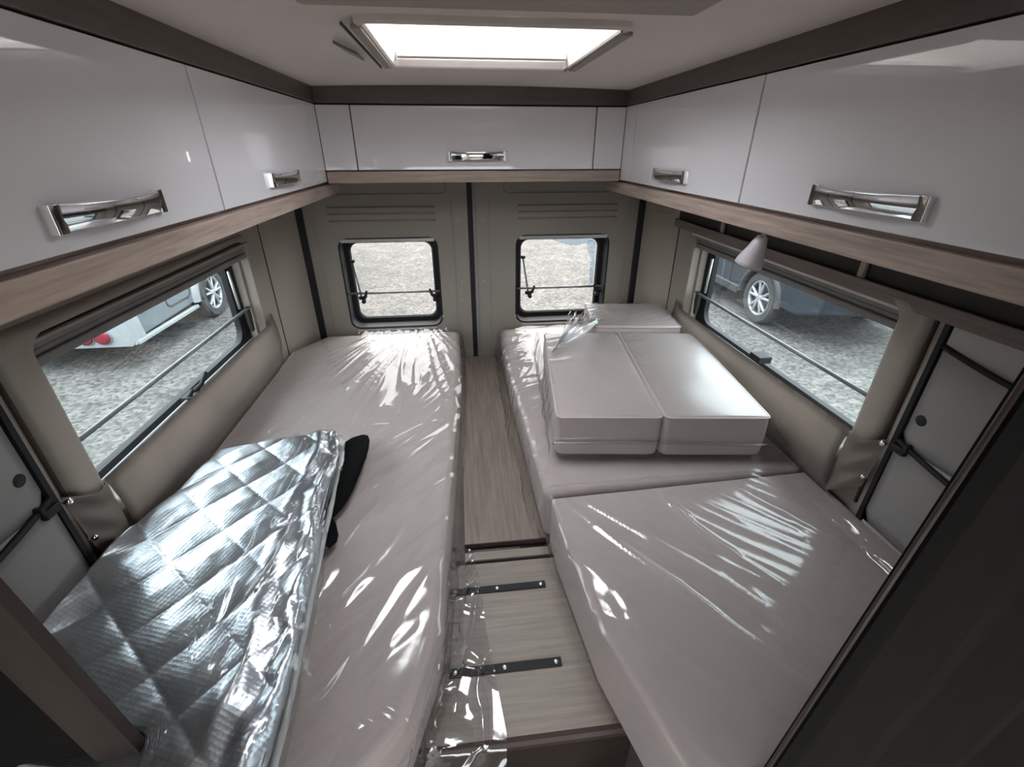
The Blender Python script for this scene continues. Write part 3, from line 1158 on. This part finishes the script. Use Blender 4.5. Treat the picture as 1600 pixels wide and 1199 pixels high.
def bag_side(u, v):
    # along the aisle side, from front (v=0) to back; u up
    s = lerp(-.006, .66, v)
    z = lerp(.790, .934, u)
    bulge = .012 + .020 * math.sin(u * math.pi) * (.4 + .6 * abs(nz(v * 7, 2.1))) + .012 * nz(v * 22, u * 3, 5)
    if v > .40:
        bulge += .02 * (v - .40) / .60 * (1 - .3 * u)
    p = W2(-max(.003, bulge), s, z)
    return p


surf(bm, bag_side, 16, 70)
obj('side_film', bm, 'film', t, smooth=True)
bm = bmesh.new()


def bag_front(u, v):
    d = lerp(-.010, .625, v)
    z = lerp(.794, .930, u)
    off = .004 + .003 * abs(nz(v * 9, u * 4, 3))
    ridge = math.exp(-((u - .40 - .02 * math.sin(v * 5)) / .055) ** 2) * (.008 + .003 * nz(v * 60, 1.0))
    return W2(d, -(off + ridge), z)


surf(bm, bag_front, 36, 120)
obj('front_film', bm, 'film_taut', t, smooth=True)
bm = bmesh.new()
for k in range(46):
    v = random.random() ** .8
    q = W2(lerp(.03, .6, v), -.0125, .794 + .136 * .40 + .003 * math.sin(v * 5))
    q2 = q + Vector((0, 0, random.uniform(.003, .007)))
    tube(bm, [q, q2], .0013, 5)
bm.free()
# welded seam along the front
bm = bmesh.new()
tube(bm, [W2(lerp(-.01, .606, i / 60), -.0125 - .0012 * nz(i * .9, 0), .794 + .136 * (.40 + .02 * math.sin(i / 60 * 5)) + .001 * nz(i * 1.3, 4)) for i in range(61)], .0028, 6)
obj('welded_seam', bm, 'film_milky', t, smooth=True)
bm = bmesh.new()


def tail(u, v):
    # loose flap at the window-side front corner
    a = v * 1.2
    d = .618 + u * (.055 + .02 * math.sin(v * 4))
    s = -.008 + .03 * v * u
    z = lerp(.800, .925, v) - u * (.075 * v + .012)
    z += .012 * nz(u * 6, v * 8, 2) * u
    return W2(d + .006 * nz(v * 14, u * 3), s + .012 * nz(u * 7, v * 9, 6) * u, max(.792, z))


surf(bm, tail, 16, 30)
obj('loose_corner', bm, 'film_milky', t, smooth=True)
bm = bmesh.new()


def gather(u, v):
    # pleats pulled from a pinched neck at the aisle side up to the corner of the rear cushion
    a = Vector((.214, 1.400, .868)).lerp(Vector((.262, 1.60, .944)), u)
    b = Vector((.395, 1.93, .925)).lerp(Vector((.490, 1.735, .968)), u)
    m_ = Vector((.232, 1.50, .925))
    t_ = (v - .22) / .78
    if v < .22:
        p = a.lerp(m_.lerp(a, .22), v / .22)
    else:
        p = m_.lerp(a, .22).lerp(b, t_ ** .9)
    up_k = math.sin(min(1, max(0, v)) * math.pi)
    p.z += .022 * up_k * math.sin(u * math.pi) + .010 * math.sin(u * 36 + 2.5 * nz(v * 3, u * 5)) * min(1, v * 2) + .007 * nz(u * 9, v * 6, 3)
    p.x += .004 * math.cos(u * 36) * v
    if v > .8:
        s_ = (v - .8) / .2
        p += Vector((nz(u * 14, v * 12, 1), nz(u * 13, v * 14, 2), .8 * nz(u * 16, v * 15, 3) + .5)) * .016 * s_
    p.z = max(p.z, .80)
    return p


surf(bm, gather, 130, 50)
obj('gathered_film', bm, 'film_milky', t, smooth=True, label='tightly pleated plastic')

# ------------------------------------------------------------------ folded silver thermal mat
t = thing('thermal_mat', 'folded silver quilted thermal mat lying on the bed', 'thermal mat', (-.65, .75, .785))
RXE = [(.30, -.392), (.46, -.402), (.77, -.432), (1.08, -.455), (1.205, -.478)]
LXE = [(.30, -.832), (.60, -.832), (.80, -.826), (.93, -.800), (1.10, -.778), (1.2, -.765)]


def mat_xy(u, v, e=0.0):
    # v 0 front .. 1 rear ; u 0 wall side .. 1 aisle side
    y = lerp(lerp(.408, .318, max(0, min(1, (u - .60) / .06))), lerp(1.130, 1.205, u) - .04 * max(0, .35 - u), v)
    x = lerp(pw(LXE, y) + e, pw(RXE, y) - e, u)
    return x, y


def tri(a):
    a = a - math.floor(a)
    return min(a, 1 - a) * 2       # 0 on the stitch lines, 1 mid


def mat_z(x, y, u, v):
    base = .855 + .010 * max(0, (.55 - u) / .55) + .018 * max(0, (.14 - u) / .14) ** 1.5 * max(0, min(1, (.95 - y) / .2))
    base -= .006 * v
    q = (tri((x * .68 + y * .735 - .264) / .108) * tri((x * .80 - y * .60 + .991) / .104)) ** .42
    k = .0065
    z = base + k * (q - 1) + .007 * nz(x * 6, y * 6, 4) + .0008 * nz(x * 26, y * 26, 8)
    # crushed roll near the aisle edge
    if u > .74:
        s = (u - .74) / .26
        z += .010 * math.sin(s * 9 + 3 * nz(y * 5, 2)) * s - .030 * s ** 4 + .006 * nz(x * 45, y * 18, 2) * s
    return z


bm = bmesh.new()
NU, NV = 150, 230
top = surf(bm, lambda u, v: (lambda p: (p[0], p[1], mat_z(p[0], p[1], u, v)))(mat_xy(u, v)), NU, NV)
bd = [top[0][i] for i in range(NU + 1)] + [top[j][NU] for j in range(1, NV + 1)] + [top[NV][i] for i in range(NU - 1, -1, -1)] + [top[j][0] for j in range(NV - 1, 0, -1)]
prev = bd
for zoff, e in ((.006, .004), (.018, .006)):
    cur = []
    for v_ in bd:
        c_ = Vector((-.63, .72, 0))
        dd = (Vector((v_.co.x, v_.co.y, 0)) - c_).normalized()
        cur.append(bm.verts.new((v_.co.x + dd.x * e, v_.co.y + dd.y * e, max(.79, v_.co.z - zoff))))
    for i in range(len(bd)):
        j = (i + 1) % len(bd)
        bm.faces.new((prev[i], prev[j], cur[j], cur[i]))
    prev = cur
obj('quilted_top', bm, 'silver_foil', t, smooth=True)
for k, (e, z0, z1, mm) in enumerate(((.004, .808, .832, 'silver_foil'), (-.003, .792, .809, 'silver_foil'))):
    bm = bmesh.new()
    ring = []
    for i in range(31):
        ring.append(mat_xy(1, i / 30, e))
    for i in range(19, -1, -1):
        ring.append(mat_xy(i / 20, 1, e))
    for i in range(29, -1, -1):
        ring.append(mat_xy(0, i / 30, e))
    prism(bm, [(x, y + (-e if y > .9 else 0)) for x, y in ring], z0, z1)
    obj('folded_layer', bm, mm, t, bevel=.004)
bm = bmesh.new()
tube(bm, [(lambda p: (p[0] + .007 + .002 * nz(i * .4, 1), p[1], .812 + .003 * nz(i * .3, 5)))(mat_xy(1, i / 60)) for i in range(61)], .0065, 8)
obj('grey_edge_binding', bm, 'edge_grey', t, smooth=True)
bm = bmesh.new()


def matfilm(u, v):
    uu = lerp(.58, 1.0, min(1, u / .7))
    x, y = mat_xy(uu, v)
    z = mat_z(x, y, uu, v) + .003 + .010 * streak((x, y), (.1, 1), .03, .25, 4) + .004 * abs(nz(x * 30, y * 20, 1))
    if u > .7:
        s = (u - .7) / .3
        x += .016 * math.sin(s * 2.2) + .006 * nz(y * 16, s * 3)
        z = lerp(z, .786, s ** 1.3)
    return (x, y, z)


surf(bm, matfilm, 50, 170)
obj('plastic_sleeve', bm, 'film', t, smooth=True, label='clear crinkled plastic sleeve')

# ------------------------------------------------------------------ black felt piece sticking out from under the mat
t = thing('felt_flap', 'black felt flap sticking out from under the silver mat', 'felt flap', (-.42, 1.0, .79))
bm = bmesh.new()
pts = [(-.475, 1.165), (-.445, 1.205), (-.415, 1.222), (-.398, 1.212), (-.386, 1.175), (-.378, 1.12), (-.376, 1.06), (-.380, 1.00), (-.389, .945), (-.405, .90),
       (-.424, .868), (-.46, .86), (-.50, 1.0)]
K = 8
cen = Vector((-.440, 1.04))
rows = []
n = len(pts)


def felt_z(x, y):
    return .797 + .030 * math.sin(max(0, min(1, (y - .86) / .36)) * math.pi) * max(0, min(1, (x + .47) / .09))


fine = []
for i in range(n):
    a, b = Vector(pts[i]), Vector(pts[(i + 1) % n])
    for k in range(3):
        fine.append(a.lerp(b, k / 3))
loops = []
for s in (1, .985, .75, .5, .25):
    loops.append([(lambda q: (q.x, q.y, felt_z(q.x, q.y) + (.010 if s < .99 else .006)))(cen.lerp(q0, s)) for q0 in fine])
under = [[(x, y, z - .009) for x, y, z in lp] for lp in loops[1:]][::-1]
loft(bm, under + [[(x, y, z) for x, y, z in loops[0]]] + loops[1:], True)
obj('large_flap', bm, 'black_felt', t, smooth=True)
bm = bmesh.new()
pts2 = [(-.432, .880), (-.415, .850), (-.402, .815), (-.400, .790), (-.410, .772), (-.428, .764), (-.465, .775), (-.47, .86)]
lo = []
c2 = Vector((-.438, .815))
for s, z in ((.9, .788), (1, .790), (1.0, .798), (.92, .803), (.8, .802), (.4, .802)):
    lo.append([(lambda q: (q.x, q.y, z + .012 * max(0, (.85 - q.y)) / .1))(c2.lerp(Vector(p), s)) for p in pts2])
loft(bm, lo, True)
obj('small_flap', bm, 'black_felt', t, bevel=.003)

# ------------------------------------------------------------------ partitions by the camera
t = thing('partition_post', 'dark wood partition edge in front of the silver mat', 'partition', (-.62, .40, 0))


def lean(z):
    return -.602 + (.1183 - (z - 1.0647)) * 0 + (1.183 - z) * .078


bm = bmesh.new()
lo = []
for z in (.0, 1.79):
    x = lean(z)
    lo.append([(x, .400, z), (x - .003, .386, z), (x - .058, .382, z), (x - .062, .386, z), (x - .062, .402, z), (x - .004, .402, z)])
loft(bm, lo, True)
obj('post', bm, 'post_wood', t)
bm = bmesh.new()
lo = []
for z in (.0, 1.79):
    x = lean(z) - .062
    lo.append([(x, .390, z), (-.884, .390, z), (-.884, .402, z), (x, .402, z)])
loft(bm, lo, True)
obj('dark_panel', bm, 'void_black', t)

t = thing('folding_door', 'dark pleated folding door beside the short plastic-wrapped mattress', 'folding door', (.5, .26, 0))


def lean2(z):
    return .330 + (z - 1.441) * .074


npl = 6
xs_ = [0, .030]
for k in range(npl):
    bm = bmesh.new()
    lo = []
    for z in (0.001, 1.785):
        x = lean2(z)
        a = x + (.0 if k == 0 else .032 + (k - 1) * .085)
        b = x + (.032 if k == 0 else .032 + k * .085)
        d0 = 0 if k == 0 else (.018 if k % 2 else -.006)
        d1 = 0 if k == 0 else (-.006 if k % 2 else .018)
        yy = .250
        lo.append([(a, yy + d0, z), ((a + b) / 2, yy + (d0 + d1) / 2 - .004, z), (b, yy + d1, z), (b, yy + d1 + .012, z), (a, yy + d0 + .012, z)])
    loft(bm, lo, True)
    obj('leading_edge' if k == 0 else 'pleat_panel', bm, 'void_black' if k == 0 else 'partition_dark', t)
bm = bmesh.new()
tube(bm, [(lean2(z) - .001, .256, z) for z in (0.001, 1.785)], .0028, 8)
obj('edge_bead', bm, 'dark_edge', t, smooth=True)

# ------------------------------------------------------------------ outside
tag(obj('gravel_yard', B(-40, 40, -40, 40, -.60, -.55), 'gravel'), 'pale crushed gravel yard around the van', 'gravel', kind='structure')


def wheel(parent, c, nrm, r, rimr, spokes):
    """nrm: outward along x (+-1)"""
    cx, cy, cz = c
    bm = bmesh.new()
    lo = []
    for o_, rad in ((-.10, rimr), (-.10, r * .93), (-.07, r), (.07, r), (.10, r * .93), (.10, rimr * 1.02), (.07, rimr * .98), (-.10, rimr)):
        lo.append([(cx + nrm * o_, cy + rad * math.cos(a), cz + rad * math.sin(a)) for a in (2 * math.pi * k / 40 for k in range(40))])
    loft(bm, lo)
    wh = obj('wheel', bm, 'tyre', parent, smooth=False)
    bm = bmesh.new()
    lo = []
    for o_, rad in ((.085, rimr), (.092, rimr * .97), (.085, rimr * .90), (.03, rimr * .86), (.03, rimr)):
        lo.append([(cx + nrm * o_, cy + rad * math.cos(a), cz + rad * math.sin(a)) for a in (2 * math.pi * k / 40 for k in range(40))])
    loft(bm, lo + [lo[0]])
    obj('rim', bm, 'alloy', wh, smooth=True)
    for k in range(spokes):
        a = 2 * math.pi * k / spokes + .3
        for s in (-1, 1):
            bm = bmesh.new()
            a2 = a + s * .22
            p0 = (cx + nrm * .075, cy + rimr * .18 * math.cos(a), cz + rimr * .18 * math.sin(a))
            p1 = (cx + nrm * .078, cy + rimr * .9 * math.cos(a2), cz + rimr * .9 * math.sin(a2))
            tube(bm, [p0, p1], [rimr * .10, rimr * .07], 6)
            obj('spoke', bm, 'alloy', wh)
    bm = bmesh.new()
    disc(bm, (cx + nrm * .06, cy, cz), (nrm, 0, 0), rimr * .22, .025, 20, .008)
    obj('hub', bm, 'alloy', wh, smooth=True)
    bm = bmesh.new()
    disc(bm, (cx - nrm * .02, cy, cz), (nrm, 0, 0), rimr * .95, .02, 30)
    obj('brake_disc', bm, 'car_trim', wh)


G = -.55
# caravan, its lamp end towards us
SXC = -3.60
t = thing('caravan', 'white caravan with round red tail lamps parked on the gravel', 'caravan', (-4.7, 8.0, G))
prof = [(4.90, -.25), (4.88, .10), (4.95, .9), (5.25, 1.7), (5.7, 2.05), (10.3, 2.05), (11.0, 1.6), (11.3, .6), (11.25, -.25)]
bm = bmesh.new()
arch = [(6.7 + .44 * math.cos(a), -.22 + .44 * math.sin(a)) for a in (math.pi * k / 14 for k in range(15))]
arch = [(y, max(z, -.25)) for y, z in arch]
full = prof[:1] + prof[1:] + [(y, z) for y, z in arch]
prism(bm, full, SXC, SXC - 2.2, lambda u, v, w: (w, u, v))
obj('body', bm, 'caravan_side_shaded', t, bevel=.03)
bm = bmesh.new()
pr2 = [(4.86, -.285), (4.84, .12), (4.90, .5), (4.93, .5), (4.93, -.25)]
prism(bm, pr2, SXC + .02, SXC - 2.22, lambda u, v, w: (w, u, v))
obj('rear_bumper', bm, 'caravan_white', t, bevel=.02)
bm = bmesh.new()
prism(bm, [(4.90, -.285), (5.12, -.285), (5.02, .5), (4.90, .5)], SXC + .022, SXC - .05, lambda u, v, w: (w, u, v))
obj('rear_corner', bm, 'caravan_white', t, bevel=.01)
obj('sill_rail', B(SXC - .02, SXC + .03, 4.95, 6.25, -.295, -.25), 'caravan_white', t, bevel=.008)
obj('sill_rail', B(SXC - .02, SXC + .03, 7.15, 11.2, -.295, -.25), 'caravan_white', t, bevel=.008)
bm = bmesh.new()
lo = []
for rad, o_ in ((.40, .0), (.40, .05), (.47, .05), (.50, .0)):
    lo.append([(SXC + o_, 6.7 + rad * math.cos(a), -.22 + rad * math.sin(a)) for a in (math.pi * k / 20 for k in range(21))])
rows = [[bm.verts.new(p) for p in lp] for lp in lo]
for a, b in zip(rows, rows[1:]):
    for i in range(20):
        bm.faces.new((a[i], a[i + 1], b[i + 1], b[i]))
obj('wheel_arch', bm, 'caravan_white', t, smooth=True)
bm = bmesh.new()
plate(bm, [[(y, z) for y, z in rr(5.65, 6.2, -.12, .62, .08)], rr(5.67, 6.18, -.10, .60, .07)], SXC - .002, SXC + .006, lambda u, v, w: (w, u, v))
obj('service_hatch', bm, 'car_trim', t)
for x, m_ in ((-3.83, 'red_lamp'), (-4.00, 'red_lamp'), (-4.15, 'clear_lamp')):
    bm = bmesh.new()
    disc(bm, (x, 4.85, -.155), (0, -1, 0), .078, .02, 24, .01)
    o = obj('tail_lamp', bm, m_, t, smooth=True)
    bm = bmesh.new()
    disc(bm, (x, 4.852, -.155), (0, -1, 0), .086, .012, 24)
    obj('lamp_ring', bm, 'alloy', o)
obj('side_marker', B(SXC + .005, SXC + .035, 5.17, 5.27, .0, .055), 'orange_lamp', t, bevel=.01)
wheel(t, (SXC - .06, 6.7, G + .33), 1, .33, .225, 5)
# drawbar jockey end and far wheel keep it standing
wheel(t, (SXC - 2.1, 6.7, G + .33), -1, .33, .225, 5)

# dark car
SXR = 3.90
t = thing('parked_car', 'dark blue-grey car with alloy wheels parked on the gravel', 'car', (4.8, 6.8, G))
up_ = [(4.42, -.10), (4.36, .22), (4.50, .42), (5.6, .55), (6.2, 1.05), (8.2, 1.08), (8.9, .60), (9.0, .1), (8.9, -.22)]
a1 = [(8.0 + .40 * math.cos(a), -.22 + .40 * math.sin(a)) for a in (math.pi * k / 12 for k in range(13))]
a2 = [(5.55 + .40 * math.cos(a), -.22 + .40 * math.sin(a)) for a in (math.pi * k / 12 for k in range(13))]
bm = bmesh.new()
prism(bm, up_ + a1 + a2 + [(4.8, -.22)], SXR - .02, SXR + 1.75, lambda u, v, w: (w, u, v))
obj('body', bm, 'car_paint', t, bevel=.05, seg=3)
for cy in (5.55, 8.0):
    bm = bmesh.new()
    lo = []
    for rad, o_ in ((.385, .02), (.385, -.05), (.43, -.055), (.46, -.02)):
        lo.append([(SXR + o_, cy + rad * math.cos(a), -.22 + rad * math.sin(a)) for a in (math.pi * k / 20 for k in range(21))])
    rows = [[bm.verts.new(p) for p in lp] for lp in lo]
    for a, b in zip(rows, rows[1:]):
        for i in range(20):
            bm.faces.new((a[i], a[i + 1], b[i + 1], b[i]))
    obj('wheel_arch', bm, 'car_trim', t, smooth=True)
    wheel(t, (SXR + .08, cy, G + .34), -1, .34, .235, 5)
    wheel(t, (SXR + 1.65, cy, G + .34), 1, .34, .235, 5)
bm = bmesh.new()
prism(bm, [(5.72, .58), (6.22, 1.0), (8.1, 1.02), (8.6, .62)], SXR - .026, SXR - .018, lambda u, v, w: (w, u, v))
obj('side_glass', bm, 'car_glass', t)
obj('sill', B(SXR - .05, SXR, 6.0, 7.55, -.28, -.16), 'car_trim', t, bevel=.02)
bm = bmesh.new()
box(bm, SXR - .028, SXR - .018, 6.28, 6.285, -.16, .58)
obj('door_gap', bm, 'car_trim', t)
bm = bmesh.new()
box(bm, SXR - .03, SXR + .3, 4.36, 4.44, .22, .36)
obj('headlamp', bm, 'clear_lamp', t, bevel=.02)
